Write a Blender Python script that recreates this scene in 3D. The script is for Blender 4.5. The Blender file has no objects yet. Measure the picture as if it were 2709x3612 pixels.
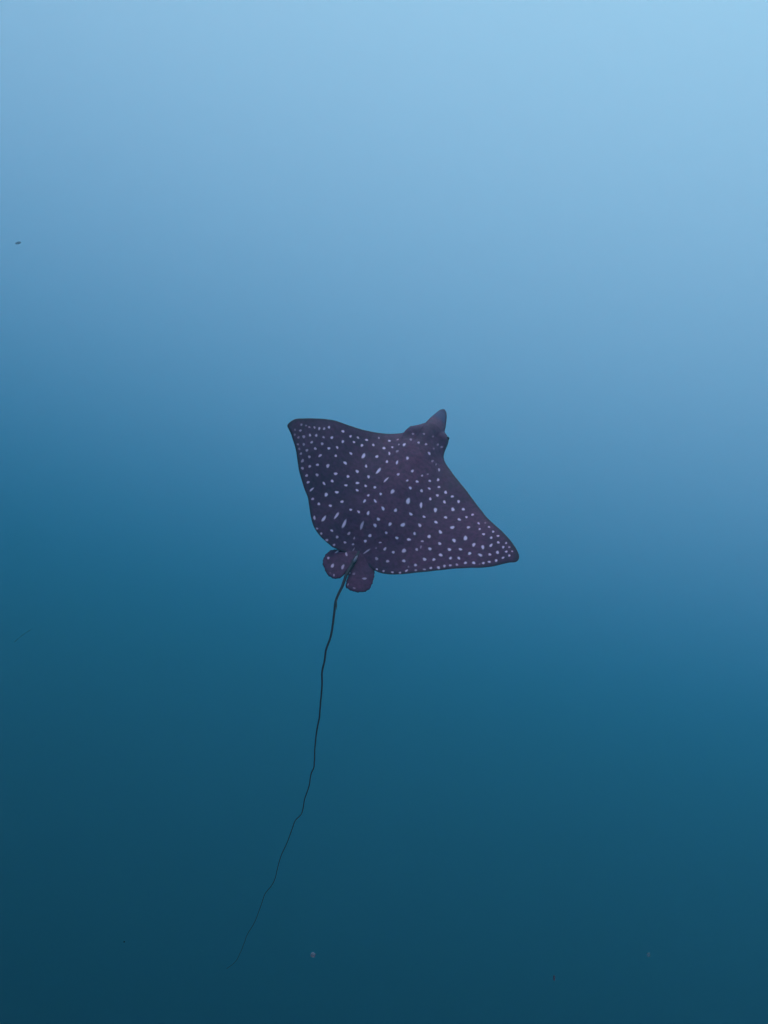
import bpy, math, random
import numpy as np
from mathutils import Matrix, Euler, Vector, noise as mnoise

sc = bpy.context.scene
col = sc.collection
R = math.radians

# ------------------------------------------------------------------ camera
# metres, sea level at z = 0: the diver hangs 34 m down in open water
cam_data = bpy.data.cameras.new('camera')
cam = bpy.data.objects.new('camera', cam_data)
col.objects.link(cam)
cam.matrix_world = (Matrix.Translation((0, 0, -34.76)) @
                    Euler((R(90 + 12.7), 0, 0)).to_matrix().to_4x4() @
                    Matrix.Rotation(R(13.25), 4, 'Z'))
cam_data.sensor_fit = 'VERTICAL'
cam_data.angle = R(42.81)
cam_data.clip_start = 0.05
cam_data.clip_end = 3000
sc.camera = cam

# ------------------------------------------------------------------ daylight
SUN_EL, SUN_AZ = 82.34, 36.28          # azimuth clockwise from +Y
world = bpy.data.worlds.new('World')
sc.world = world
world.use_nodes = True
wn = world.node_tree
sky_tex = wn.nodes.new('ShaderNodeTexSky')
sky_tex.sky_type = 'NISHITA'
sky_tex.sun_disc = False
sky_tex.sun_elevation = R(SUN_EL)
sky_tex.sun_rotation = R(SUN_AZ)
wn.links.new(sky_tex.outputs[0], wn.nodes['Background'].inputs[0])
wn.nodes['Background'].inputs[1].default_value = 0.05

sun_data = bpy.data.lights.new('sun', 'SUN')
sun_data.energy = 5.0
sun_data.color = (1.0, 0.96, 0.90)
sun_data.angle = R(10.0)
sun = bpy.data.objects.new('sun', sun_data)
col.objects.link(sun)
s_dir = Vector((math.cos(R(SUN_EL)) * math.sin(R(SUN_AZ)),
                math.cos(R(SUN_EL)) * math.cos(R(SUN_AZ)), math.sin(R(SUN_EL))))
sun.rotation_euler = s_dir.to_track_quat('Z', 'Y').to_euler()
sun.location = (0, 0, 20)

sc.view_settings.view_transform = 'Standard'
sc.view_settings.look = 'None'
sc.view_settings.gamma = 1
sc.view_settings.exposure = -0.04
sc.cycles.volume_bounces = 1
sc.cycles.max_bounces = 6
sc.cycles.use_denoising = True


# ------------------------------------------------------------------ helpers
def tag(o, label=None, cat=None, group=None, kind=None):
    if label: o['label'] = label
    if cat: o['category'] = cat
    if group: o['group'] = group
    if kind: o['kind'] = kind
    return o


def link(name, mesh, mat, parent=None, smooth=True):
    o = bpy.data.objects.new(name, mesh)
    if mat: mesh.materials.append(mat)
    if smooth: mesh.shade_smooth()
    col.objects.link(o)
    if parent: o.parent = parent
    return o


def spline_closed(pts, n):
    """closed Catmull-Rom through pts, resampled to n points of even spacing"""
    p = np.array(pts, float)
    m = len(p)
    a, b, c, d = p[np.arange(m) - 1], p, p[(np.arange(m) + 1) % m], p[(np.arange(m) + 2) % m]
    out = []
    for t in np.arange(24) / 24:
        out.append(0.5 * (2 * b + (c - a) * t + (2 * a - 5 * b + 4 * c - d) * t * t + (-a + 3 * b - 3 * c + d) * t ** 3))
    q = np.stack(out, 1).reshape(-1, p.shape[1])
    return resample(np.vstack([q, q[:1]]), n + 1)[:-1]


def spline_open(pts, n):
    p = np.array(pts, float)
    p = np.vstack([2 * p[0] - p[1], p, 2 * p[-1] - p[-2]])
    out = []
    for i in range(1, len(p) - 2):
        a, b, c, d = p[i - 1:i + 3]
        for t in np.arange(16) / 16:
            out.append(0.5 * (2 * b + (c - a) * t + (2 * a - 5 * b + 4 * c - d) * t * t + (-a + 3 * b - 3 * c + d) * t ** 3))
    out.append(p[-2])
    return resample(np.array(out), n)


def resample(q, n):
    s = np.concatenate([[0], np.cumsum(np.linalg.norm(np.diff(q[:, :2], axis=0), axis=1))])
    g = np.linspace(0, s[-1], n)
    return np.stack([np.interp(g, s, q[:, k]) for k in range(q.shape[1])], 1)


def spot_mask(P, spots, soft=0.36):
    """how much each point of P (n, 2) lies inside a pale spot; each spot has
    its own centre, half length, half width, turn and paleness"""
    val = np.zeros(len(P))
    for (u, v, a, b, ang, br) in spots:
        r = a * 1.5
        idx = np.nonzero((np.abs(P[:, 0] - u) < r) & (np.abs(P[:, 1] - v) < r))[0]
        if not len(idx): continue
        d = P[idx] - (u, v)
        ca, sa = math.cos(ang), math.sin(ang)
        x = (d[:, 0] * ca + d[:, 1] * sa) / a
        y = (-d[:, 0] * sa + d[:, 1] * ca) / b
        th = np.arctan2(y, x)
        wob = 1 + 0.10 * np.sin(2 * th + u * 91) + 0.07 * np.sin(3 * th + v * 77)
        e = np.sqrt(x * x + y * y) / wob
        k = np.clip((1 + soft - e) / (2 * soft), 0, 1)
        k = k * k * (3 - 2 * k) * br
        val[idx] = np.maximum(val[idx], k)
    return val


def lobe_mesh(name, outline, centre, z_top, z_bot, spots, sectors, rings, rings_below, lobe=None, ragged=0.0):
    """a closed flat body: a rim, a back and a belly raised over it"""
    O = spline_closed(outline, sectors)
    if ragged:                       # small nicks along the margin
        k = np.arange(sectors) / sectors * 2 * math.pi
        O = O + (O - np.array(centre)) * (ragged * (np.sin(17 * k) + 0.8 * np.sin(29 * k + 1) + 0.6 * np.sin(47 * k + 2)))[:, None]
    c = np.array(centre)
    verts, flat, below = [np.array([[c[0], c[1], 0]])], [c[None]], [np.zeros(1)]
    T = [np.zeros(1)]
    for i in range(1, rings + 1):
        t = i / rings
        verts.append(c + (O - c) * t); T.append(np.full(sectors, t)); below.append(np.zeros(sectors))
    for i in range(1, rings_below):
        t = 1 - i / rings_below
        verts.append(c + (O - c) * t); T.append(np.full(sectors, t)); below.append(np.ones(sectors))
    verts.append(c[None]); T.append(np.zeros(1)); below.append(np.ones(1))
    P = np.vstack([np.asarray(x)[:, :2] for x in verts])
    T = np.concatenate(T); below = np.concatenate(below)
    z = np.where(below > 0, z_bot(P, T), z_top(P, T))
    co = np.column_stack([P, z]).astype(np.float32)
    j = np.arange(sectors); j1 = (j + 1) % sectors
    tris, quads = [np.stack([np.zeros_like(j), 1 + j, 1 + j1], 1)], []
    nr = rings + rings_below - 1
    for i in range(nr - 1):
        a = 1 + i * sectors
        quads.append(np.stack([a + j, a + sectors + j, a + sectors + j1, a + j1], 1))
    last = 1 + (nr - 1) * sectors
    tris.append(np.stack([last + j, np.full_like(j, len(co) - 1), last + j1], 1))
    tris = np.vstack(tris); quads = np.vstack(quads)
    # counter-clockwise seen from the back side
    area = ((O[:, 0] * np.roll(O[:, 1], -1)) - (np.roll(O[:, 0], -1) * O[:, 1])).sum()
    if area < 0: tris, quads = tris[:, ::-1], quads[:, ::-1]
    me = bpy.data.meshes.new(name)
    me.vertices.add(len(co)); me.vertices.foreach_set('co', co.ravel())
    idx = np.concatenate([tris.ravel(), quads.ravel()]).astype(np.int32)
    me.loops.add(len(idx)); me.loops.foreach_set('vertex_index', idx)
    start = np.concatenate([np.arange(len(tris)) * 3, len(tris) * 3 + np.arange(len(quads)) * 4]).astype(np.int32)
    me.polygons.add(len(start)); me.polygons.foreach_set('loop_start', start)
    me.update(calc_edges=True)
    m = spot_mask(P, spots) * (below == 0)
    at = me.attributes.new('spot', 'FLOAT', 'POINT'); at.data.foreach_set('value', m.astype(np.float32))
    sn = lobe(P) if lobe else np.zeros(len(P))
    at = me.attributes.new('lobe', 'FLOAT', 'POINT'); at.data.foreach_set('value', sn.astype(np.float32))
    at = me.attributes.new('dorsal', 'FLOAT', 'POINT'); at.data.foreach_set('value', (dorsal_light(P) if lobe else np.full(len(P), 0.3)).astype(np.float32))
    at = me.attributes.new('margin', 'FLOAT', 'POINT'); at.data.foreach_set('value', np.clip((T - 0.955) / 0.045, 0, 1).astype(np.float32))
    bl = np.where(below > 0, np.clip((0.93 - T) / 0.1, 0, 1), 0)
    at = me.attributes.new('belly', 'FLOAT', 'POINT'); at.data.foreach_set('value', bl.astype(np.float32))
    return me


def tube_mesh(name, path, radii, sides=14):
    p = np.array(path, float); n = len(p)
    tan = np.gradient(p, axis=0); tan /= np.linalg.norm(tan, axis=1)[:, None]
    ref = np.array([0, 0, 1.0]); vs, fs = [], []
    for i in range(n):
        x = np.cross(tan[i], ref); x /= np.linalg.norm(x); y = np.cross(x, tan[i])
        for k in range(sides):
            a = 2 * math.pi * k / sides
            vs.append(tuple(p[i] + radii[i] * (math.cos(a) * x + math.sin(a) * y)))
    for i in range(n - 1):
        for k in range(sides):
            k1 = (k + 1) % sides
            fs.append((i * sides + k, i * sides + k1, (i + 1) * sides + k1, (i + 1) * sides + k))
    fs.append(tuple(range(sides))[::-1]); fs.append(tuple((n - 1) * sides + k for k in range(sides)))
    me = bpy.data.meshes.new(name); me.from_pydata(vs, [], fs); me.update()
    return me


def principled(name, color, rough=0.6, spec=0.3):
    m = bpy.data.materials.new(name); m.use_nodes = True
    b = m.node_tree.nodes['Principled BSDF']
    b.inputs['Base Color'].default_value = (*color, 1)
    b.inputs['Roughness'].default_value = rough
    b.inputs['Specular IOR Level'].default_value = spec
    return m


# ------------------------------------------------------------------ materials
def skin_material():
    m = bpy.data.materials.new('ray_skin'); m.use_nodes = True
    nt = m.node_tree; N = nt.nodes.new; L = nt.links.new
    b = nt.nodes['Principled BSDF']
    tc = N('ShaderNodeTexCoord')
    big = N('ShaderNodeTexNoise'); big.inputs['Scale'].default_value = 4.5; big.inputs['Detail'].default_value = 3
    fine = N('ShaderNodeTexNoise'); fine.inputs['Scale'].default_value = 55; fine.inputs['Detail'].default_value = 4
    L(tc.outputs['Object'], big.inputs['Vector']); L(tc.outputs['Object'], fine.inputs['Vector'])
    r1 = N('ShaderNodeMix'); r1.data_type = 'RGBA'
    r1.inputs[6].default_value = (*SKIN_A, 1); r1.inputs[7].default_value = (*SKIN_B, 1)
    mr = N('ShaderNodeMapRange'); mr.inputs[1].default_value = 0.35; mr.inputs[2].default_value = 0.65
    L(big.outputs[0], mr.inputs[0])
    ad = N('ShaderNodeAttribute'); ad.attribute_name = 'dorsal'      # light on back and right wing, painted into the skin colour
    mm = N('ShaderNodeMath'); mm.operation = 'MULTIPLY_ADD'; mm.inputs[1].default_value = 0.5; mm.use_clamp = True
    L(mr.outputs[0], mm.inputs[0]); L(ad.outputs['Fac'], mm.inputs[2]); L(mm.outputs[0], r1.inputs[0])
    r2 = N('ShaderNodeMix'); r2.data_type = 'RGBA'; r2.blend_type = 'MULTIPLY'; r2.inputs[0].default_value = 1
    mf = N('ShaderNodeMapRange'); mf.inputs[1].default_value = 0.3; mf.inputs[2].default_value = 0.7
    mf.inputs[3].default_value = 0.72; mf.inputs[4].default_value = 1.25
    L(fine.outputs[0], mf.inputs[0]); L(r1.outputs[2], r2.inputs[6]); L(mf.outputs[0], r2.inputs[7])
    al = N('ShaderNodeAttribute'); al.attribute_name = 'lobe'
    ml = N('ShaderNodeMix'); ml.data_type = 'RGBA'; ml.inputs[7].default_value = (0.035, 0.035, 0.12, 1)
    L(al.outputs['Fac'], ml.inputs[0]); L(r2.outputs[2], ml.inputs[6])
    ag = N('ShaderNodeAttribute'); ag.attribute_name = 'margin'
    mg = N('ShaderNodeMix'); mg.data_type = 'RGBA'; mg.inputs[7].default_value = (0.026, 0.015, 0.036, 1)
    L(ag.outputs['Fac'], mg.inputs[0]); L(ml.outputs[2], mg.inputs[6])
    at = N('ShaderNodeAttribute'); at.attribute_name = 'spot'
    ms = N('ShaderNodeMix'); ms.data_type = 'RGBA'; ms.inputs[7].default_value = (*SPOT, 1)
    L(at.outputs['Fac'], ms.inputs[0]); L(mg.outputs[2], ms.inputs[6])
    ab = N('ShaderNodeAttribute'); ab.attribute_name = 'belly'
    mb = N('ShaderNodeMix'); mb.data_type = 'RGBA'; mb.inputs[7].default_value = (0.75, 0.72, 0.74, 1)
    L(ab.outputs['Fac'], mb.inputs[0]); L(ms.outputs[2], mb.inputs[6])
    L(mb.outputs[2], b.inputs['Base Color'])
    b.inputs['Roughness'].default_value = 0.62; b.inputs['Specular IOR Level'].default_value = 0.2
    bp = N('ShaderNodeBump'); bp.inputs['Strength'].default_value = 0.25; bp.inputs['Distance'].default_value = 0.004
    L(fine.outputs[0], bp.inputs['Height']); L(bp.outputs[0], b.inputs['Normal'])
    return m


SKIN_A = (0.062, 0.016, 0.064)
SKIN_B = (0.16, 0.046, 0.112)
SPOT = (1.0, 0.7, 0.92)
M_skin = skin_material()
M_tail = principled('tail_skin', (0.06, 0.05, 0.07), 0.6, 0.2)
M_spine = principled('spine_horn', (0.10, 0.09, 0.10), 0.5)
M_eye = principled('eye_dark', (0.01, 0.01, 0.012), 0.5, 0.2)

# ------------------------------------------------------------------ setting: open water over a deep sand bottom
def box_mesh(name, x0, x1, y0, y1, z0, z1):
    v = [(x, y, z) for z in (z0, z1) for y in (y0, y1) for x in (x0, x1)]
    f = [(0, 2, 3, 1), (4, 5, 7, 6), (0, 1, 5, 4), (2, 6, 7, 3), (0, 4, 6, 2), (1, 3, 7, 5)]
    me = bpy.data.meshes.new(name); me.from_pydata(v, [], f); me.update(); return me


SEABED_Z = -34.76 - 49.3
m_water = bpy.data.materials.new('sea_water'); m_water.use_nodes = True
nt = m_water.node_tree; nt.nodes.clear()
out = nt.nodes.new('ShaderNodeOutputMaterial')
WATER_SCATTER = (0.00263, 0.0189, 0.01856)     # per metre, red green blue
WATER_ABSORB = (0.0222, 0.00594, 0.00031)
vs = nt.nodes.new('ShaderNodeVolumeScatter')
vs.phase = 'HENYEY_GREENSTEIN'
k = max(WATER_SCATTER)
vs.inputs['Color'].default_value = (*[c / k for c in WATER_SCATTER], 1)
vs.inputs['Density'].default_value = k
vs.inputs['Anisotropy'].default_value = 0.701
va = nt.nodes.new('ShaderNodeVolumeAbsorption')
k = max(WATER_ABSORB) * 1.25
va.inputs['Color'].default_value = (*[1 - c / k for c in WATER_ABSORB], 1)
va.inputs['Density'].default_value = k
ad = nt.nodes.new('ShaderNodeAddShader')
nt.links.new(vs.outputs[0], ad.inputs[0]); nt.links.new(va.outputs[0], ad.inputs[1])
nt.links.new(ad.outputs[0], out.inputs['Volume'])
water = link('water', box_mesh('water', -420, 420, -420, 420, SEABED_Z - 12, -0.6), m_water, smooth=False)
tag(water, kind='structure')

# the choppy surface overhead: part of the daylight goes straight through, the rest is spread
m_surf = bpy.data.materials.new('choppy_surface'); m_surf.use_nodes = True
nt = m_surf.node_tree; nt.nodes.clear()
out = nt.nodes.new('ShaderNodeOutputMaterial'); mx = nt.nodes.new('ShaderNodeMixShader')
tp = nt.nodes.new('ShaderNodeBsdfTransparent'); tl = nt.nodes.new('ShaderNodeBsdfTranslucent')
tl.inputs['Color'].default_value = (1, 1, 1, 1)
mx.inputs[0].default_value = 0.684
nt.links.new(tp.outputs[0], mx.inputs[1]); nt.links.new(tl.outputs[0], mx.inputs[2]); nt.links.new(mx.outputs[0], out.inputs['Surface'])
n = 121; vv = []; ff = []
for iy in range(n):
    for ix in range(n):
        x, y = -420 + 840 * ix / (n - 1), -420 + 840 * iy / (n - 1)
        vv.append((x, y, 0.25 * mnoise.noise(Vector((x * .06, y * .09, 1))) + 0.12 * mnoise.noise(Vector((x * .13, y * .11, 5)))))
for iy in range(n - 1):
    for ix in range(n - 1):
        a = iy * n + ix; ff.append((a, a + 1, a + n + 1, a + n))
me = bpy.data.meshes.new('sea_surface'); me.from_pydata(vv, [], ff); me.update()
tag(link('sea_surface', me, m_surf), kind='structure')

m_sand = bpy.data.materials.new('deep_sand'); m_sand.use_nodes = True
nt = m_sand.node_tree
nz = nt.nodes.new('ShaderNodeTexNoise'); nz.inputs['Scale'].default_value = 0.05; nz.inputs['Detail'].default_value = 6
cr = nt.nodes.new('ShaderNodeValToRGB')
cr.color_ramp.elements[0].color = (0.05, 0.05, 0.045, 1); cr.color_ramp.elements[1].color = (0.12, 0.11, 0.09, 1)
tc = nt.nodes.new('ShaderNodeTexCoord'); nt.links.new(tc.outputs['Object'], nz.inputs['Vector'])
nt.links.new(nz.outputs[0], cr.inputs[0]); nt.links.new(cr.outputs[0], nt.nodes['Principled BSDF'].inputs['Base Color'])
nt.nodes['Principled BSDF'].inputs['Roughness'].default_value = 0.95
n = 61; vv = []; ff = []
for iy in range(n):
    for ix in range(n):
        x, y = -415 + 830 * ix / (n - 1), -415 + 830 * iy / (n - 1)
        vv.append((x, y, SEABED_Z + 5 * mnoise.noise(Vector((x * .012, y * .012, 3))) + 1.5 * mnoise.noise(Vector((x * .05, y * .05, 7)))))
for iy in range(n - 1):
    for ix in range(n - 1):
        a = iy * n + ix; ff.append((a, a + 1, a + n + 1, a + n))
me = bpy.data.meshes.new('seabed'); me.from_pydata(vv, [], ff); me.update()
tag(link('seabed', me, m_sand), kind='structure')

# ------------------------------------------------------------------ the eagle ray
# local frame, metres: u to its right wing, v to its snout, w out of its back
BODY_OUTLINE = [
    (-0.5238, 0.0267),
    (-0.5259, 0.0431),
    (-0.5202, 0.0728),
    (-0.5097, 0.0966),
    (-0.4952, 0.1164),
    (-0.4611, 0.1559),
    (-0.4246, 0.1948),
    (-0.3934, 0.2221),
    (-0.3608, 0.2472),
    (-0.3252, 0.2666),
    (-0.2885, 0.2843),
    (-0.2518, 0.3022),
    (-0.2041, 0.3286),
    (-0.1485, 0.3630),
    (-0.0969, 0.4021),
    (-0.0538, 0.4418),
    (-0.0477, 0.4652),
    (-0.0385, 0.4967),
    (-0.0236, 0.5175),
    (-0.0038, 0.5406),
    (0.0103, 0.5642),
    (0.0255, 0.5920),
    (0.0300, 0.6272),
    (0.0345, 0.6724),
    (0.0393, 0.6998),
    (0.0446, 0.7312),
    (0.0521, 0.7474),
    (0.0650, 0.7576),
    (0.0839, 0.7349),
    (0.0980, 0.6981),
    (0.1099, 0.6543),
    (0.1227, 0.6004),
    (0.1297, 0.5769),
    (0.1467, 0.5599),
    (0.1660, 0.5326),
    (0.1733, 0.5035),
    (0.1750, 0.4772),
    (0.1786, 0.4444),
    (0.1846, 0.4172),
    (0.1968, 0.3932),
    (0.2154, 0.3721),
    (0.2481, 0.3444),
    (0.2794, 0.3154),
    (0.3176, 0.2819),
    (0.3542, 0.2509),
    (0.4115, 0.1948),
    (0.4703, 0.1345),
    (0.5196, 0.0877),
    (0.5687, 0.0490),
    (0.6165, 0.0120),
    (0.6624, -0.0320),
    (0.6948, -0.0676),
    (0.7210, -0.1045),
    (0.7327, -0.1287),
    (0.7344, -0.1522),
    (0.7254, -0.1661),
    (0.7065, -0.1716),
    (0.6801, -0.1850),
    (0.6375, -0.2106),
    (0.5905, -0.2285),
    (0.5419, -0.2416),
    (0.4941, -0.2577),
    (0.4469, -0.2787),
    (0.3853, -0.3078),
    (0.3221, -0.3389),
    (0.2602, -0.3721),
    (0.2246, -0.3866),
    (0.1926, -0.3939),
    (0.1592, -0.3918),
    (0.1195, -0.3792),
    (0.0739, -0.3678),
    (0.0372, -0.3681),
    (0.0008, -0.3699),
    (-0.0341, -0.3755),
    (-0.0625, -0.3793),
    (-0.0839, -0.3758),
    (-0.1071, -0.3720),
    (-0.1329, -0.3661),
    (-0.1595, -0.3559),
    (-0.1834, -0.3421),
    (-0.2046, -0.3227),
    (-0.2259, -0.2978),
    (-0.2465, -0.2677),
    (-0.2624, -0.2446),
    (-0.2769, -0.2253),
    (-0.2910, -0.2133),
    (-0.3068, -0.2012),
    (-0.3246, -0.1851),
    (-0.3533, -0.1553),
    (-0.3776, -0.1289),
    (-0.3961, -0.1036),
    (-0.4183, -0.0720),
    (-0.4338, -0.0516),
    (-0.4528, -0.0308),
    (-0.4719, -0.0144),
    (-0.4923, 0.0043),
    (-0.5105, 0.0170),
]
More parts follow.
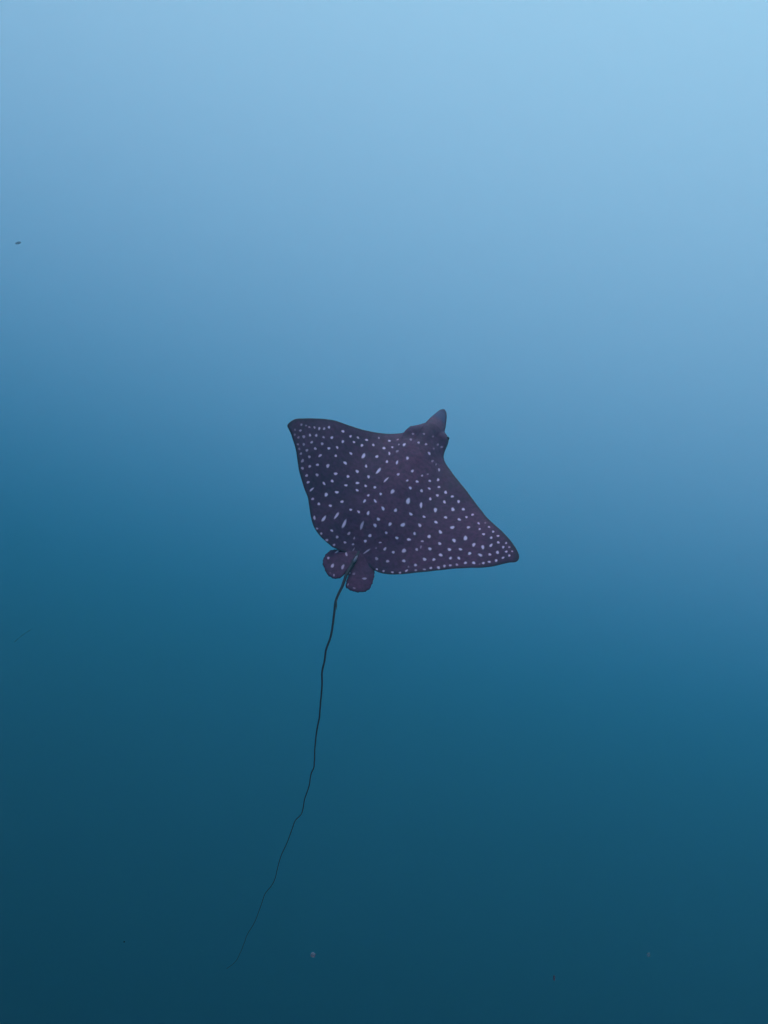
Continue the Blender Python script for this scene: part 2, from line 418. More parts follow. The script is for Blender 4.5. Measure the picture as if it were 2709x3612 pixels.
BODY_SPOTS_AND_GLINTS = [
    (-0.4754, 0.0870, 0.0067, 0.0047, -1.69, 0.40),
    (-0.4560, 0.1010, 0.0057, 0.0039, -1.68, 0.30),
    (-0.4398, 0.1070, 0.0062, 0.0043, -1.69, 0.45),
    (-0.4196, 0.1256, 0.0068, 0.0045, 1.84, 0.60),
    (-0.3990, 0.1396, 0.0086, 0.0046, 1.73, 0.80),
    (-0.3803, 0.1588, 0.0082, 0.0046, 1.70, 0.70),
    (-0.3653, 0.1856, 0.0089, 0.0044, 1.70, 0.95),
    (-0.4645, 0.0542, 0.0071, 0.0049, -1.87, 0.50),
    (-0.4863, 0.0367, 0.0060, 0.0043, -1.72, 0.25),
    (-0.4755, 0.0135, 0.0058, 0.0045, -1.80, 0.30),
    (-0.4548, 0.0141, 0.0070, 0.0046, 1.56, 0.35),
    (-0.4369, 0.0377, 0.0091, 0.0057, 1.65, 0.50),
    (-0.4173, 0.0696, 0.0073, 0.0050, 1.63, 0.75),
    (-0.3930, 0.0933, 0.0074, 0.0056, 1.70, 0.75),
    (-0.3610, 0.1134, 0.0068, 0.0047, -1.83, 0.60),
    (-0.3284, 0.1442, 0.0082, 0.0058, -1.71, 1.00),
    (-0.3011, 0.2212, 0.0085, 0.0059, -1.68, 1.00),
    (-0.2589, 0.2256, 0.0076, 0.0053, -1.68, 1.00),
    (-0.2262, 0.2481, 0.0067, 0.0057, -2.66, 0.80),
    (-0.1853, 0.2678, 0.0071, 0.0061, -2.26, 1.00),
    (-0.2308, 0.2084, 0.0072, 0.0052, 1.48, 1.00),
    (-0.1907, 0.2206, 0.0084, 0.0061, 1.54, 1.00),
    (-0.2761, 0.1677, 0.0088, 0.0053, -1.71, 1.00),
    (-0.3935, 0.0420, 0.0080, 0.0051, -1.72, 0.70),
    (-0.3500, 0.0756, 0.0080, 0.0056, -1.87, 0.70),
    (-0.4405, -0.0186, 0.0058, 0.0045, -1.77, 0.35),
    (-0.4182, 0.0017, 0.0074, 0.0055, -1.75, 0.40),
    (-0.4245, -0.0346, 0.0063, 0.0049, -1.75, 0.30),
    (-0.3920, -0.0139, 0.0074, 0.0055, -1.75, 0.50),
    (-0.3645, 0.0254, 0.0077, 0.0055, -1.83, 0.75),
    (-0.3134, 0.0793, 0.0078, 0.0056, -1.72, 1.00),
    (-0.2833, 0.1161, 0.0072, 0.0055, 1.73, 1.00),
    (-0.4069, -0.0505, 0.0061, 0.0047, -1.91, 0.50),
    (-0.3671, -0.0351, 0.0074, 0.0052, 1.67, 0.60),
    (-0.3291, 0.0107, 0.0104, 0.0051, -1.83, 0.80),
    (-0.2684, 0.0692, 0.0067, 0.0058, 1.25, 1.00),
    (-0.2145, 0.1369, 0.0074, 0.0065, 2.06, 1.00),
    (-0.1574, 0.1669, 0.0185, 0.0062, 1.62, 1.00),
    (-0.3839, -0.0779, 0.0099, 0.0055, 1.65, 0.50),
    (-0.3171, -0.0428, 0.0075, 0.0055, -1.93, 0.85),
    (-0.2748, -0.0097, 0.0110, 0.0066, -1.70, 0.85),
    (-0.2139, 0.0673, 0.0093, 0.0072, 2.60, 1.00),
    (-0.1201, 0.1158, 0.0087, 0.0058, 2.04, 1.00),
    (-0.3430, -0.0776, 0.0075, 0.0054, -2.04, 0.70),
    (-0.3663, -0.1116, 0.0074, 0.0056, -2.00, 0.60),
    (-0.1440, 0.0615, 0.0090, 0.0070, 1.93, 1.00),
    (-0.3330, -0.1304, 0.0073, 0.0055, -1.96, 0.70),
    (-0.2946, -0.0911, 0.0079, 0.0060, -1.81, 0.65),
    (-0.2252, -0.0200, 0.0105, 0.0057, -2.10, 1.00),
    (-0.1694, 0.0071, 0.0078, 0.0066, 2.14, 1.00),
    (-0.3118, -0.1556, 0.0083, 0.0049, -1.81, 0.80),
    (-0.2212, -0.0676, 0.0075, 0.0062, -2.33, 1.00),
    (-0.2476, -0.1069, 0.0078, 0.0059, 2.92, 0.90),
    (-0.1560, -0.0451, 0.0089, 0.0051, -2.43, 1.00),
    (-0.1143, -0.0015, 0.0081, 0.0069, -2.27, 1.00),
    (-0.0723, 0.0012, 0.0073, 0.0057, 1.92, 1.00),
    (-0.2810, -0.1763, 0.0150, 0.0035, -1.85, 0.80),
    (-0.1762, -0.1069, 0.0089, 0.0066, -2.22, 1.00),
    (-0.2128, -0.1520, 0.0108, 0.0066, -1.71, 1.00),
    (-0.0974, -0.0416, 0.0080, 0.0054, 3.02, 1.00),
    (-0.0992, 0.2001, 0.0093, 0.0067, 1.87, 1.00),
    (-0.0414, 0.1874, 0.0086, 0.0058, 1.99, 1.00),
    (0.0053, 0.1982, 0.0124, 0.0050, 1.70, 1.00),
    (0.0404, 0.2439, 0.0103, 0.0059, 2.08, 1.00),
    (-0.0547, 0.1154, 0.0186, 0.0070, -1.68, 1.00),
    (-0.0827, 0.0596, 0.0108, 0.0051, 2.02, 1.00),
    (0.0402, 0.1302, 0.0079, 0.0061, 1.86, 1.00),
    (0.0923, 0.1864, 0.0082, 0.0063, 1.51, 1.00),
    (0.1432, 0.1963, 0.0066, 0.0045, -2.04, 0.80),
    (0.0009, 0.0748, 0.0173, 0.0045, -1.84, 0.90),
    (-0.0293, 0.0114, 0.0074, 0.0059, 2.27, 1.00),
    (0.0931, 0.1204, 0.0064, 0.0052, -1.86, 0.85),
    (0.1363, 0.1474, 0.0078, 0.0061, -2.67, 1.00),
    (0.1229, 0.0913, 0.0074, 0.0069, 0.92, 1.00),
    (0.1759, 0.1154, 0.0084, 0.0066, 2.14, 0.85),
    (0.0121, -0.0135, 0.0065, 0.0060, 1.87, 1.00),
    (-0.0376, -0.0455, 0.0063, 0.0056, 1.95, 1.00),
    (0.0566, 0.0245, 0.0137, 0.0071, -1.69, 0.95),
    (0.1436, 0.0196, 0.0157, 0.0092, 1.63, 1.00),
    (0.2067, 0.0390, 0.0157, 0.0058, 1.83, 1.00),
    (-0.0399, -0.0832, 0.0098, 0.0055, 1.71, 1.00),
    (0.0055, -0.0620, 0.0099, 0.0048, 2.39, 1.00),
    (-0.1327, -0.1386, 0.0075, 0.0066, -2.46, 1.00),
    (-0.0775, -0.1573, 0.0062, 0.0059, 2.53, 1.00),
    (-0.0394, -0.1502, 0.0076, 0.0057, 2.85, 1.00),
    (0.0036, -0.1369, 0.0104, 0.0059, 1.67, 1.00),
    (0.0558, -0.0830, 0.0119, 0.0057, 2.36, 1.00),
    (0.1123, -0.0610, 0.0100, 0.0061, 1.79, 1.00),
    (0.1843, -0.0370, 0.0092, 0.0063, -3.07, 1.00),
    (0.0608, -0.1448, 0.0086, 0.0064, 2.42, 1.00),
    (0.2455, -0.0149, 0.0070, 0.0060, -2.79, 1.00),
    (-0.0717, -0.2404, 0.0237, 0.0060, 1.59, 0.80),
    (0.0050, -0.2065, 0.0202, 0.0060, 1.67, 0.70),
    (0.0604, -0.1795, 0.0099, 0.0064, 2.33, 1.00),
    (0.1201, -0.1401, 0.0108, 0.0058, -1.63, 1.00),
    (0.1751, -0.1110, 0.0119, 0.0077, -1.78, 1.00),
    (0.2467, -0.0704, 0.0098, 0.0065, 2.59, 1.00),
    (-0.0303, -0.2738, 0.0092, 0.0049, -1.58, 0.60),
    (0.0615, -0.2358, 0.0078, 0.0069, -2.67, 1.00),
    (0.1235, -0.1885, 0.0061, 0.0057, -2.31, 0.80),
    (0.2432, -0.1255, 0.0084, 0.0050, 2.20, 0.90),
    (0.1789, -0.1872, 0.0072, 0.0065, -2.33, 0.90),
    (-0.2552, -0.2156, 0.0070, 0.0054, -1.93, 0.75),
    (-0.2197, -0.2184, 0.0079, 0.0055, -1.90, 0.85),
    (-0.1701, -0.1910, 0.0073, 0.0059, -2.07, 0.95),
    (-0.2042, -0.2974, 0.0099, 0.0051, 1.96, 0.75),
    (-0.1656, -0.2723, 0.0185, 0.0054, -1.59, 0.85),
    (-0.1219, -0.2201, 0.0184, 0.0058, -1.64, 0.85),
    (-0.1690, -0.3389, 0.0055, 0.0043, -2.10, 0.60),
    (-0.1411, -0.3490, 0.0059, 0.0049, -2.00, 0.60),
    (-0.1064, -0.3051, 0.0066, 0.0056, -2.71, 0.85),
    (-0.1040, -0.3627, 0.0065, 0.0055, -1.99, 0.55),
    (-0.0700, -0.3204, 0.0068, 0.0059, -2.08, 0.65),
    (-0.0643, -0.3652, 0.0061, 0.0050, -2.22, 0.55),
    (-0.0263, -0.3247, 0.0061, 0.0054, -2.04, 0.70),
    (0.0019, -0.2823, 0.0072, 0.0039, -1.58, 0.40),
    (0.0109, -0.3131, 0.0053, 0.0046, -2.35, 0.60),
    (0.0544, -0.2702, 0.0074, 0.0059, -2.17, 0.95),
    (0.1198, -0.2465, 0.0073, 0.0029, -2.46, 0.80),
    (0.0246, -0.3384, 0.0126, 0.0023, -1.59, 0.35),  # highlight on a fold by the tail root, painted as a pale streak
    (0.0835, -0.3141, 0.0176, 0.0037, -2.02, 0.55),  # second fold highlight, likewise painted into the colour
    (0.1407, -0.3305, 0.0078, 0.0069, 1.93, 0.45),
    (0.0984, -0.3826, 0.0096, 0.0078, 1.81, 0.35),
    (0.1424, -0.3941, 0.0060, 0.0056, 1.40, 0.45),
    (0.1652, -0.3818, 0.0044, 0.0043, -2.67, 0.80),
    (-0.0872, 0.3339, 0.0077, 0.0057, 2.17, 0.95),
    (-0.0538, 0.3618, 0.0074, 0.0040, -1.79, 0.50),
    (-0.0342, 0.3232, 0.0068, 0.0036, 2.01, 0.55),
    (-0.0563, 0.2935, 0.0065, 0.0053, 1.95, 0.90),
    (-0.0091, 0.3280, 0.0126, 0.0059, -1.58, 1.00),
    (-0.0906, 0.2707, 0.0090, 0.0067, 2.15, 1.00),
    (-0.0524, 0.2453, 0.0106, 0.0046, 2.00, 1.00),
    (-0.0230, 0.2716, 0.0092, 0.0056, -1.40, 0.45),
    (-0.0003, 0.4273, 0.0072, 0.0048, 2.14, 0.40),
    (0.0512, 0.4356, 0.0062, 0.0052, 1.32, 0.40),
    (0.0950, 0.4586, 0.0079, 0.0046, -1.78, 0.25),
    (0.0059, 0.3797, 0.0098, 0.0052, 1.93, 0.45),
    (0.0499, 0.3659, 0.0075, 0.0054, 1.74, 0.70),
    (0.0854, 0.3818, 0.0072, 0.0055, 1.23, 0.75),
    (0.1344, 0.4376, 0.0088, 0.0044, -1.87, 0.35),
    (0.1558, 0.4444, 0.0081, 0.0048, 1.14, 0.40),
    (0.1277, 0.3913, 0.0071, 0.0040, -1.75, 0.25),
    (0.1206, 0.3433, 0.0081, 0.0070, 1.16, 1.00),
    (0.1515, 0.3193, 0.0086, 0.0052, -1.84, 0.35),
    (0.1742, 0.3169, 0.0081, 0.0034, 1.77, 0.30),
    (0.1999, 0.2974, 0.0104, 0.0049, 1.75, 0.70),
    (0.1632, 0.2260, 0.0063, 0.0043, -1.86, 0.35),
    (0.2197, 0.2344, 0.0087, 0.0062, 1.54, 1.00),
    (0.1871, 0.1977, 0.0077, 0.0053, -2.03, 0.95),
    (0.2401, 0.1946, 0.0071, 0.0056, -1.85, 1.00),
    (0.2030, 0.1540, 0.0072, 0.0060, 2.62, 0.95),
    (0.2530, 0.1410, 0.0079, 0.0061, 2.16, 1.00),
    (0.2312, 0.1003, 0.0080, 0.0062, 1.97, 1.00),
    (0.2812, 0.1810, 0.0094, 0.0069, 1.76, 1.00),
    (0.3198, 0.1702, 0.0078, 0.0064, 1.76, 1.00),
    (0.3590, 0.1491, 0.0092, 0.0063, 1.90, 1.00),
    (0.2985, 0.1198, 0.0092, 0.0064, 2.17, 1.00),
    (0.3971, 0.1070, 0.0093, 0.0059, 2.08, 1.00),
    (0.4495, 0.0848, 0.0069, 0.0061, 2.01, 1.00),
    (0.3521, 0.0898, 0.0108, 0.0075, 1.90, 1.00),
    (0.2782, 0.0517, 0.0127, 0.0074, 1.71, 1.00),
    (0.3391, 0.0280, 0.0079, 0.0069, 1.85, 1.00),
    (0.4284, 0.0609, 0.0064, 0.0055, 2.00, 1.00),
    (0.4024, 0.0362, 0.0096, 0.0057, 2.42, 1.00),
    (0.3083, -0.0179, 0.0084, 0.0070, 2.99, 1.00),
    (0.4946, 0.0365, 0.0075, 0.0047, 2.19, 1.00),
    (0.5220, 0.0485, 0.0065, 0.0042, 1.90, 0.30),
    (0.5113, 0.0010, 0.0063, 0.0048, 1.97, 1.00),
    (0.5467, 0.0260, 0.0060, 0.0048, 1.93, 1.00),
    (0.5743, 0.0006, 0.0064, 0.0054, 1.96, 1.00),
    (0.6037, -0.0208, 0.0068, 0.0053, 1.94, 1.00),
    (0.5389, -0.0266, 0.0076, 0.0059, 1.99, 1.00),
    (0.5786, -0.0400, 0.0070, 0.0056, 2.01, 1.00),
    (0.6180, -0.0613, 0.0079, 0.0052, 1.95, 1.00),
    (0.6522, -0.0572, 0.0063, 0.0043, 1.94, 0.90),
    (0.3906, -0.0232, 0.0097, 0.0085, 2.04, 1.00),
    (0.4595, -0.0015, 0.0081, 0.0066, 2.02, 1.00),
    (0.3493, -0.0675, 0.0107, 0.0067, 2.14, 1.00),
    (0.3115, -0.1122, 0.0093, 0.0074, 2.19, 1.00),
    (0.4700, -0.0713, 0.0153, 0.0067, 1.82, 1.00),
    (0.4266, -0.0989, 0.0105, 0.0072, 2.16, 1.00),
    (0.2325, -0.1680, 0.0080, 0.0070, -2.48, 1.00),
    (0.2930, -0.1501, 0.0059, 0.0055, -2.68, 0.70),
    (0.3724, -0.1357, 0.0082, 0.0066, 2.54, 1.00),
    (0.5196, -0.1020, 0.0114, 0.0063, 1.85, 1.00),
    (0.5626, -0.1063, 0.0115, 0.0061, 1.94, 1.00),
    (0.5932, -0.0867, 0.0106, 0.0051, -1.53, 1.00),
    (0.6482, -0.0853, 0.0074, 0.0049, 1.95, 1.00),
    (0.6734, -0.0796, 0.0062, 0.0040, 1.94, 0.70),
    (0.6698, -0.1099, 0.0065, 0.0048, 2.01, 1.00),
    (0.6936, -0.1028, 0.0048, 0.0037, 2.02, 0.80),
    (0.6348, -0.1225, 0.0090, 0.0060, 1.98, 1.00),
    (0.6899, -0.1311, 0.0070, 0.0043, -1.43, 1.00),
    (0.6682, -0.1493, 0.0070, 0.0042, -1.53, 1.00),
    (0.2998, -0.1835, 0.0082, 0.0040, 1.85, 0.40),
    (0.2877, -0.2041, 0.0070, 0.0062, 1.98, 0.70),
    (0.2368, -0.2344, 0.0103, 0.0091, 1.84, 0.80),
    (0.3422, -0.1793, 0.0085, 0.0067, 2.01, 0.90),
    (0.4264, -0.1571, 0.0080, 0.0070, 2.26, 1.00),
    (0.4725, -0.1430, 0.0090, 0.0055, 2.52, 1.00),
    (0.5201, -0.1569, 0.0087, 0.0061, 2.01, 1.00),
    (0.5679, -0.1547, 0.0098, 0.0067, 2.61, 1.00),
    (0.6068, -0.1419, 0.0081, 0.0049, 2.13, 1.00),
    (0.4013, -0.1989, 0.0102, 0.0063, 2.49, 1.00),
    (0.3426, -0.2452, 0.0089, 0.0069, 2.01, 0.85),
    (0.3823, -0.2335, 0.0078, 0.0063, 2.05, 0.90),
    (0.4496, -0.2048, 0.0078, 0.0056, 2.03, 1.00),
    (0.4847, -0.1955, 0.0089, 0.0050, 2.12, 1.00),
    (0.5222, -0.2148, 0.0070, 0.0060, 2.21, 1.00),
    (0.5567, -0.2061, 0.0078, 0.0063, 2.13, 1.00),
    (0.5839, -0.2066, 0.0053, 0.0037, 2.02, 0.20),
    (0.5974, -0.1975, 0.0069, 0.0049, 2.02, 1.00),
    (0.6193, -0.1846, 0.0062, 0.0053, 2.24, 1.00),
    (0.6453, -0.1707, 0.0074, 0.0051, 2.02, 1.00),
    (0.2589, -0.2881, 0.0081, 0.0067, -2.10, 0.75),
    (0.3172, -0.2906, 0.0074, 0.0060, 2.54, 0.80),
    (0.2917, -0.3112, 0.0055, 0.0043, 1.98, 0.25),
    (0.3294, -0.3181, 0.0052, 0.0048, 2.19, 0.50),
    (0.3640, -0.3012, 0.0057, 0.0048, -2.95, 0.60),
    (0.3880, -0.2847, 0.0069, 0.0053, 2.04, 0.85),
    (0.4195, -0.2726, 0.0078, 0.0059, 2.04, 0.90),
    (0.4408, -0.2565, 0.0074, 0.0053, 2.02, 0.80),
    (0.4642, -0.2459, 0.0062, 0.0050, 2.08, 0.90),
    (0.4901, -0.2345, 0.0066, 0.0049, 2.04, 0.75),
    (0.2918, -0.3356, 0.0070, 0.0046, -1.94, 0.80),
    (0.2692, -0.3570, 0.0058, 0.0044, -2.09, 0.65),
    (-0.1446, 0.2613, 0.0079, 0.0057, 1.68, 1.00),
    (-0.1400, 0.3230, 0.0061, 0.0042, 1.68, 0.50),
    (0.1535, -0.2663, 0.0087, 0.0056, -1.69, 0.75),
    (0.1958, -0.2643, 0.0073, 0.0058, -1.79, 0.80),
    (0.1921, -0.3211, 0.0079, 0.0059, -2.37, 0.70),
    (0.1970, -0.3785, 0.0050, 0.0046, -2.64, 0.60),
    (0.2366, -0.3681, 0.0053, 0.0051, -2.63, 0.65),
    (0.1149, -0.2815, 0.0047, 0.0042, 1.97, 0.25),
]
FIN_LIFT = 0.0030
FIN_LEFT = [
    (0.0459, -0.3329),
    (-0.0117, -0.3584),
    (-0.0439, -0.3685),
    (-0.0645, -0.3810),
    (-0.0731, -0.3974),
    (-0.0790, -0.4224),
    (-0.0772, -0.4481),
    (-0.0687, -0.4725),
    (-0.0518, -0.4898),
    (-0.0368, -0.5063),
    (-0.0144, -0.5201),
    (0.0081, -0.5230),
    (0.0257, -0.5161),
    (0.0379, -0.5016),
    (0.0436, -0.4855),
    (0.0463, -0.4565),
    (0.0505, -0.4210),
    (0.0545, -0.3780),
]
FIN_LEFT_SPOTS = [
    (-0.0375, -0.3789, 0.0143, 0.0041, -1.88, 0.60),
    (0.0059, -0.3762, 0.0105, 0.0051, 2.10, 0.65),
    (-0.0593, -0.4330, 0.0063, 0.0055, 1.65, 0.75),
    (-0.0239, -0.4637, 0.0117, 0.0059, 1.79, 0.80),
    (0.0211, -0.4489, 0.0124, 0.0059, 1.72, 0.60),
    (0.0044, -0.5083, 0.0066, 0.0034, 1.84, 0.55),
    (-0.0163, -0.5043, 0.0039, 0.0035, -1.93, 0.15),
]
FIN_RIGHT = [
    (0.0607, -0.3333),
    (0.0489, -0.3851),
    (0.0530, -0.4361),
    (0.0602, -0.4646),
    (0.0657, -0.4958),
    (0.0727, -0.5223),
    (0.0802, -0.5340),
    (0.0938, -0.5384),
    (0.1142, -0.5388),
    (0.1340, -0.5351),
    (0.1622, -0.5175),
    (0.1773, -0.4932),
    (0.1785, -0.4665),
    (0.1740, -0.4366),
    (0.1646, -0.4021),
    (0.1433, -0.3671),
    (0.1153, -0.3470),
]
FIN_RIGHT_SPOTS = [
    (0.1353, -0.4541, 0.0102, 0.0054, -2.74, 0.55),
    (0.0815, -0.5178, 0.0064, 0.0030, 1.71, 0.40),
    (0.1149, -0.5223, 0.0067, 0.0034, -2.79, 0.35),
    (0.0808, -0.4527, 0.0068, 0.0059, -2.18, 0.30),
    (0.0619, -0.4575, 0.0050, 0.0044, 1.55, 0.35),
]
TAIL_PATH = [
    (0.0490, -0.2908, -0.0120),
    (0.0513, -0.3542, -0.0060),
    (0.0539, -0.4161, 0.0040),
    (0.0536, -0.4722, 0.0100),
    (0.0598, -0.5158, 0.0056),
    (0.0645, -0.5537, 0.0002),
    (0.0663, -0.5963, -0.0081),
    (0.0718, -0.6330, -0.0162),
    (0.0871, -0.6745, -0.0262),
    (0.1054, -0.7264, -0.0417),
    (0.1221, -0.7823, -0.0619),
    (0.1291, -0.8345, -0.0839),
    (0.1460, -0.8809, -0.1053),
    (0.1578, -0.9234, -0.1267),
    (0.1855, -0.9739, -0.1544),
    (0.2133, -1.0374, -0.1921),
    (0.2345, -1.0836, -0.2214),
    (0.2478, -1.1266, -0.2495),
    (0.2722, -1.1839, -0.2888),
    (0.2968, -1.2301, -0.3221),
    (0.3074, -1.2526, -0.3386),
    (0.3090, -1.2801, -0.3578),
    (0.3241, -1.3229, -0.3895),
    (0.3308, -1.3670, -0.4216),
    (0.3456, -1.4150, -0.4579),
    (0.3341, -1.4500, -0.4822),
    (0.3376, -1.4861, -0.5092),
    (0.3431, -1.5301, -0.5424),
    (0.3439, -1.5804, -0.5801),
    (0.3525, -1.6235, -0.6134),
    (0.3631, -1.6606, -0.6427),
    (0.3630, -1.6907, -0.6654),
    (0.3531, -1.7279, -0.6925),
    (0.3595, -1.7733, -0.7278),
    (0.3650, -1.8262, -0.7689),
    (0.3593, -1.8795, -0.8090),
    (0.3625, -1.9103, -0.8330),
    (0.3658, -1.9596, -0.8714),
    (0.3606, -1.9891, -0.8935),
    (0.3408, -2.0207, -0.9153),
]
TAIL_T = [0.0, 0.0353, 0.0698, 0.101, 0.1255, 0.1468, 0.1706, 0.1912, 0.2158, 0.2465, 0.2789, 0.3082, 0.3358, 0.3603, 0.3924, 0.4309, 0.4592, 0.4843, 0.5189, 0.5481, 0.5619, 0.5773, 0.6025, 0.6273, 0.6553, 0.6758, 0.696, 0.7207, 0.7487, 0.7732, 0.7947, 0.8114, 0.8328, 0.8583, 0.8879, 0.9178, 0.935, 0.9625, 0.9792, 1.0]
TAIL_R = [0.01778, 0.01367, 0.00957, 0.00786, 0.00714, 0.0065, 0.00574, 0.00555, 0.00531, 0.005, 0.00466, 0.00445, 0.00425, 0.00407, 0.00383, 0.00357, 0.0034, 0.00325, 0.00304, 0.00286, 0.00277, 0.00267, 0.00249, 0.00232, 0.00212, 0.00201, 0.00191, 0.00181, 0.00169, 0.00159, 0.00149, 0.00142, 0.00135, 0.00124, 0.00111, 0.00099, 0.00092, 0.0008, 0.00074, 0.00068]
SPINE = [
    (0.0697, -0.6240, -0.0038),
    (0.0933, -0.6640, -0.0163),
]
EYES = [
    (-0.0288, 0.4932, 0.0187),
    (0.1589, 0.5311, 0.0177),
]
RAY_LOCATION = (-0.0314, 4.0894, -33.8018)
RAY_ROTATION = (1.11456, 0.22544, -0.05420)
RAY_SIZE = 0.6667


EYE_BULGES = [(-0.0152, 0.4909), (0.1458, 0.5238)]
AXIS = 0.065        # the spine runs along u = AXIS
VN = 0.7146        # v of the snout tip


def mid_z(P):
    """height of the middle sheet: both wings lifted in a shallow V, snout drooping"""
    q = np.abs(P[:, 0] - AXIS); v = P[:, 1] / VN
    z = 0.22 * (q / 0.65) ** 1.8
    z = z - 0.03 * np.clip((v - 0.70) / 0.3, 0, 2) ** 1.6 * np.exp(-(q / 0.2) ** 2)
    z = z + 0.006 * np.sin(9 * P[:, 0] + 4) * np.clip((q - 0.2) / 0.3, 0, 1)
    return z


def hump(P):
    """thick trunk along the spine, the head a bulge in front of it"""
    q = P[:, 0] - AXIS; v = P[:, 1] / VN
    prof = np.interp(v, [-0.60, -0.45, -0.2, 0.1, 0.4, 0.62, 0.76, 0.86, 1.0], [0.012, 0.018, 0.042, 0.066, 0.078, 0.078, 0.066, 0.045, 0.012])
    h = prof * np.exp(-(q / (0.16 - 0.045 * np.clip(v, 0, 1))) ** 2)
    for (a, b) in EYE_BULGES:          # brow bulges with the eyes below, a hollow behind each
        d = (P[:, 0] - a) ** 2 + (P[:, 1] - b) ** 2
        h = h + 0.016 * np.exp(-d / 0.0016)
        e = (P[:, 0] - a - 0.12 * (AXIS - a)) ** 2 + (P[:, 1] - b + 0.085) ** 2
        h = h - 0.009 * np.exp(-e / 0.002)
    return h


def rim(P, T):
    """full and round at the front, thinning gently to the hind margin"""
    k = np.clip((-0.05 - P[:, 1] / VN) / 0.25, 0, 1)
    return (1 - k) * np.sqrt(np.clip(1 - T ** 4, 0, 1)) + k * np.clip(1 - T ** 2, 0, 1)


def back_z(P, T):
    return mid_z(P) + (0.011 + hump(P)) * rim(P, T)


def belly_z(P, T):
    return mid_z(P) - (0.009 + 0.55 * hump(P)) * rim(P, T)


def snout_lobe(P):
    """the smooth bluish rostral lobe in front of the head"""
    v = P[:, 1] / VN
    return 0.9 * np.clip((v - 0.84) / 0.06, 0, 1) * np.exp(-((P[:, 0] - AXIS) / 0.16) ** 2)


def dorsal_light(P):
    """paler down the back and out on the right wing: light painted into the skin"""
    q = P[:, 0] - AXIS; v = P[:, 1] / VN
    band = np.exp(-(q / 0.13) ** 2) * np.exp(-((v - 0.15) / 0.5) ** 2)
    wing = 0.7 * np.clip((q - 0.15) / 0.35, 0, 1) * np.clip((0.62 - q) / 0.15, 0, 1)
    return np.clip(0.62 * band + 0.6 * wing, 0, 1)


ray = bpy.data.objects.new('eagle_ray', None)
ray.empty_display_size = 0.2
col.objects.link(ray)
ray.location = RAY_LOCATION
ray.rotation_euler = RAY_ROTATION
ray.scale = (RAY_SIZE,) * 3
tag(ray, 'dark purple eagle ray covered in white spots, wings spread, long whip tail trailing', 'ray')

body = link('body', lobe_mesh('body', BODY_OUTLINE, (0.0, 0.0), back_z, belly_z, BODY_SPOTS_AND_GLINTS, 1400, 300, 40, snout_lobe, 0.0009), M_skin, ray)


def fin(outline, spots, lift):
    o = np.array(outline); c = o.mean(0)
    root = o[0]
    def zt(P, T):
        d = np.linalg.norm(P - root, axis=1)
        rip = 0.0035 * np.sin(34 * (P[:, 0] - c[0])) * np.clip(d / 0.12, 0, 1)
        return lift - 0.06 * d + rip + 0.004 * np.sqrt(np.clip(1 - T ** 12, 0, 1))
    def zb(P, T):
        return zt(P, np.ones_like(T)) - 0.003 * np.sqrt(np.clip(1 - T ** 8, 0, 1))
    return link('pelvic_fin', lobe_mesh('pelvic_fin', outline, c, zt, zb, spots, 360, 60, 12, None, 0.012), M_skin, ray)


fin(FIN_LEFT, FIN_LEFT_SPOTS, FIN_LIFT)
fin(FIN_RIGHT, FIN_RIGHT_SPOTS, FIN_LIFT)

tail_path = spline_open(TAIL_PATH, 420)
tail_r = np.interp(np.linspace(0, 1, 420), TAIL_T, TAIL_R)
rnd = np.random.RandomState(4)
wob = np.cumsum(rnd.randn(420, 3), axis=0); wob -= np.linspace(0, 1, 420)[:, None] * wob[-1]
tail_path = tail_path + wob * 0.00012
tail = link('tail', tube_mesh('tail', tail_path, tail_r), M_tail, ray)

# small dorsal fin standing on the root of the tail
def blade(name, base, tip_back, h, thick, mat, parent):
    base = np.array(base); tip_back = np.array(tip_back)
    d = tip_back - base; ln = np.linalg.norm(d); d = d / ln
    side = np.cross(d, (0, 0, 1.0)); side /= np.linalg.norm(side); up = np.cross(side, d)
    prof = [(0, 0), (.15, .35), (.38, .75), (.62, 1.0), (.85, .98), (1.0, .78), (.96, .45), (.9, .12), (.88, 0), (.6, -.06), (.3, -.06)]
    vs, fs = [], []
    ctr = (.55, .4)
    for s in (1, -1):
        for (a, b_) in prof: vs.append(tuple(base + d * ln * a + up * h * b_))
        for (a, b_) in prof:
            a2, b2 = ctr[0] + (a - ctr[0]) * .55, ctr[1] + (b_ - ctr[1]) * .55
            vs.append(tuple(base + d * ln * a2 + up * h * b2 + side * s * thick * .5))
    m = len(prof)
    for s in (0, 1):
        o = s * 2 * m
        for i in range(m):
            q = (o + i, o + (i + 1) % m, o + m + (i + 1) % m, o + m + i)
            fs.append(q if s else q[::-1])
        ring = tuple(o + m + i for i in range(m)); fs.append(ring if s else ring[::-1])
    me = bpy.data.meshes.new(name); me.from_pydata(vs, [], fs)
    me.update()
    return link(name, me, mat, parent)


M_fin = principled('dorsal_fin_skin', (0.42, 0.34, 0.45), 0.6, 0.2)
tb = np.array(TAIL_PATH)
blade('dorsal_fin', tb[1] + (.004, -.004, .016), tb[2] + (.004, .0, .010), 0.022, 0.010, M_fin, ray)
sp0, sp1 = np.array(SPINE)
link('tail_spine', tube_mesh('tail_spine', [sp0 + (sp1 - sp0) * t for t in np.linspace(0, 1, 8)], [.003, .0034, .0033, .003, .0026, .002, .0013, .0004], 8), M_spine, ray)

for e in EYES:
    me = bpy.data.meshes.new('eye')
    import bmesh
    bm = bmesh.new(); bmesh.ops.create_uvsphere(bm, u_segments=20, v_segments=12, radius=0.009)
    bm.to_mesh(me); bm.free()
    o = link('eye', me, M_eye, ray); o.location = e

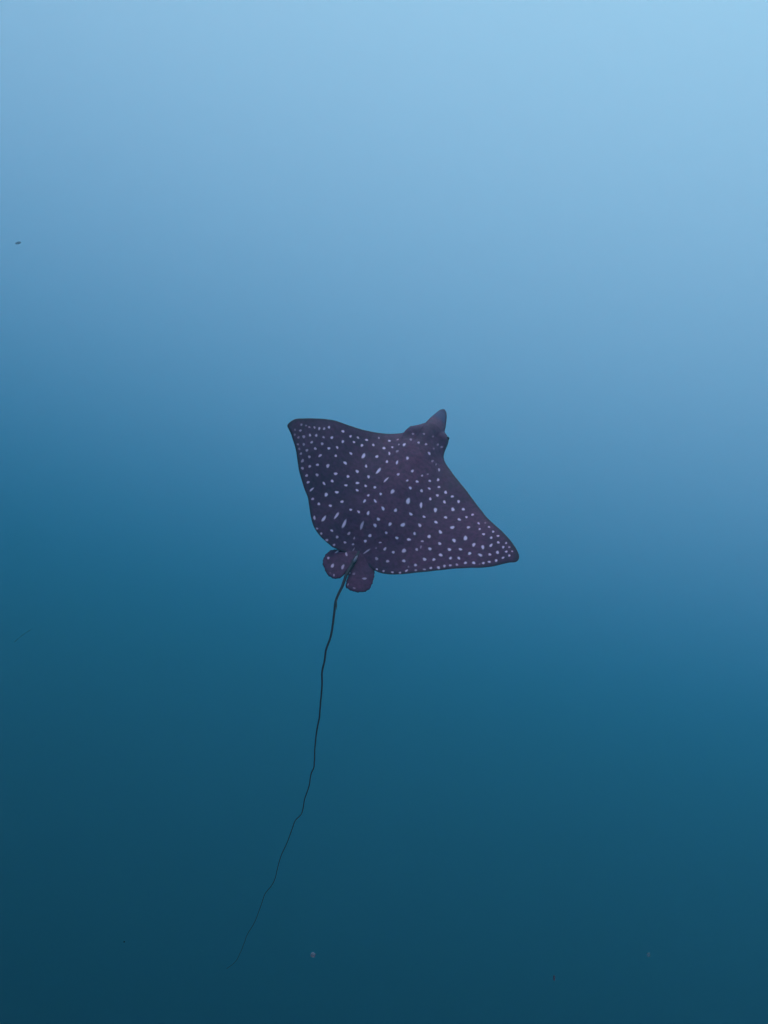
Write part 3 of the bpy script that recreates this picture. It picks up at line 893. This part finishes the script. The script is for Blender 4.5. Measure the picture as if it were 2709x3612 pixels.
# ------------------------------------------------------------------ drifting matter
def lump(name, loc, size, mat, seed):
    """an irregular flake of floating matter"""
    import bmesh
    bm = bmesh.new(); bmesh.ops.create_icosphere(bm, subdivisions=3, radius=1)
    for v in bm.verts:
        k = 1 + 0.45 * mnoise.noise(v.co * 1.7 + Vector((seed * 7.3, 0, 0))) + 0.2 * mnoise.noise(v.co * 4 + Vector((0, seed * 3.1, 0)))
        v.co = Vector((v.co.x * size[0] * k, v.co.y * size[1] * k, v.co.z * size[2] * k))
    me = bpy.data.meshes.new(name); bm.to_mesh(me); bm.free()
    o = link(name, me, mat); o.location = loc; o.rotation_euler = cam.rotation_euler
    return o


def speck_mat(name, c1, c2, alpha=0.36):
    m = principled(name, c1, 0.8, 0.1); nt = m.node_tree
    nz = nt.nodes.new('ShaderNodeTexNoise'); nz.inputs['Scale'].default_value = 300
    mx = nt.nodes.new('ShaderNodeMix'); mx.data_type = 'RGBA'
    mx.inputs[6].default_value = (*c1, 1); mx.inputs[7].default_value = (*c2, 1)
    tc = nt.nodes.new('ShaderNodeTexCoord'); nt.links.new(tc.outputs['Object'], nz.inputs['Vector'])
    nt.links.new(nz.outputs[0], mx.inputs[0]); nt.links.new(mx.outputs[2], nt.nodes['Principled BSDF'].inputs['Base Color'])
    nt.nodes['Principled BSDF'].inputs['Alpha'].default_value = alpha      # filmy, half see-through matter
    return m


o = lump('drifting_flake', (-0.7037, 2.0803, -33.9838), (0.00406, 0.00191, 0.00191), speck_mat('flake_dark', (0.02, 0.03, 0.04), (0.05, 0.05, 0.06)), 1)
o.rotation_euler.rotate_axis('Z', 0.262)
tag(o, 'small dark flake drifting in the bright water at the upper left edge', 'flake', 'flakes drifting in the water')

o = lump('drifting_flake', (0.0621, 2.6272, -35.0461), (0.00461, 0.00461, 0.00217), speck_mat('flake_pale', (0.85, 0.6, 0.66), (0.55, 0.42, 0.48)), 2)
o.rotation_euler.rotate_axis('Z', 0.524)
tag(o, 'pale greyish pink flake in dark water below the tail tip', 'flake', 'flakes drifting in the water')

o = lump('drifting_flake', (0.5216, 2.6133, -34.9846), (0.00190, 0.00488, 0.00190), speck_mat('flake_red', (0.6, 0.08, 0.16), (0.35, 0.05, 0.12)), 3)
o.rotation_euler.rotate_axis('Z', 0.000)
tag(o, 'tiny dull red upright flake near the bottom, right of centre', 'flake', 'flakes drifting in the water')

o = lump('drifting_flake', (0.6873, 2.5947, -34.902), (0.00326, 0.00380, 0.00217), speck_mat('flake_grey', (0.6, 0.55, 0.6), (0.4, 0.4, 0.45)), 4)
o.rotation_euler.rotate_axis('Z', 0.000)
tag(o, 'faint grey flake in the dark water at the lower right', 'flake', 'flakes drifting in the water')

o = lump('drifting_flake', (-0.2955, 2.6399, -35.1027), (0.00136, 0.00136, 0.00136), speck_mat('flake_black', (0.01, 0.01, 0.012), (0.02, 0.02, 0.02)), 5)
o.rotation_euler.rotate_axis('Z', 0.000)
tag(o, 'tiny black flake in the dark lower left water', 'flake', 'flakes drifting in the water')

path = spline_open([(-0.7578, 3.0332, -34.5734), (-0.743, 3.0289, -34.5544), (-0.7307, 3.0451, -34.5352)], 24)
o = link('drifting_strand', tube_mesh('drifting_strand', path, [0.0007 + 0.0004 * math.sin(i * 0.8) for i in range(24)], 8), speck_mat('strand_dark', (0.05, 0.07, 0.07), (0.1, 0.1, 0.1), 0.14))
tag(o, 'thin dark slanted strand drifting by itself at the left edge', 'strand')
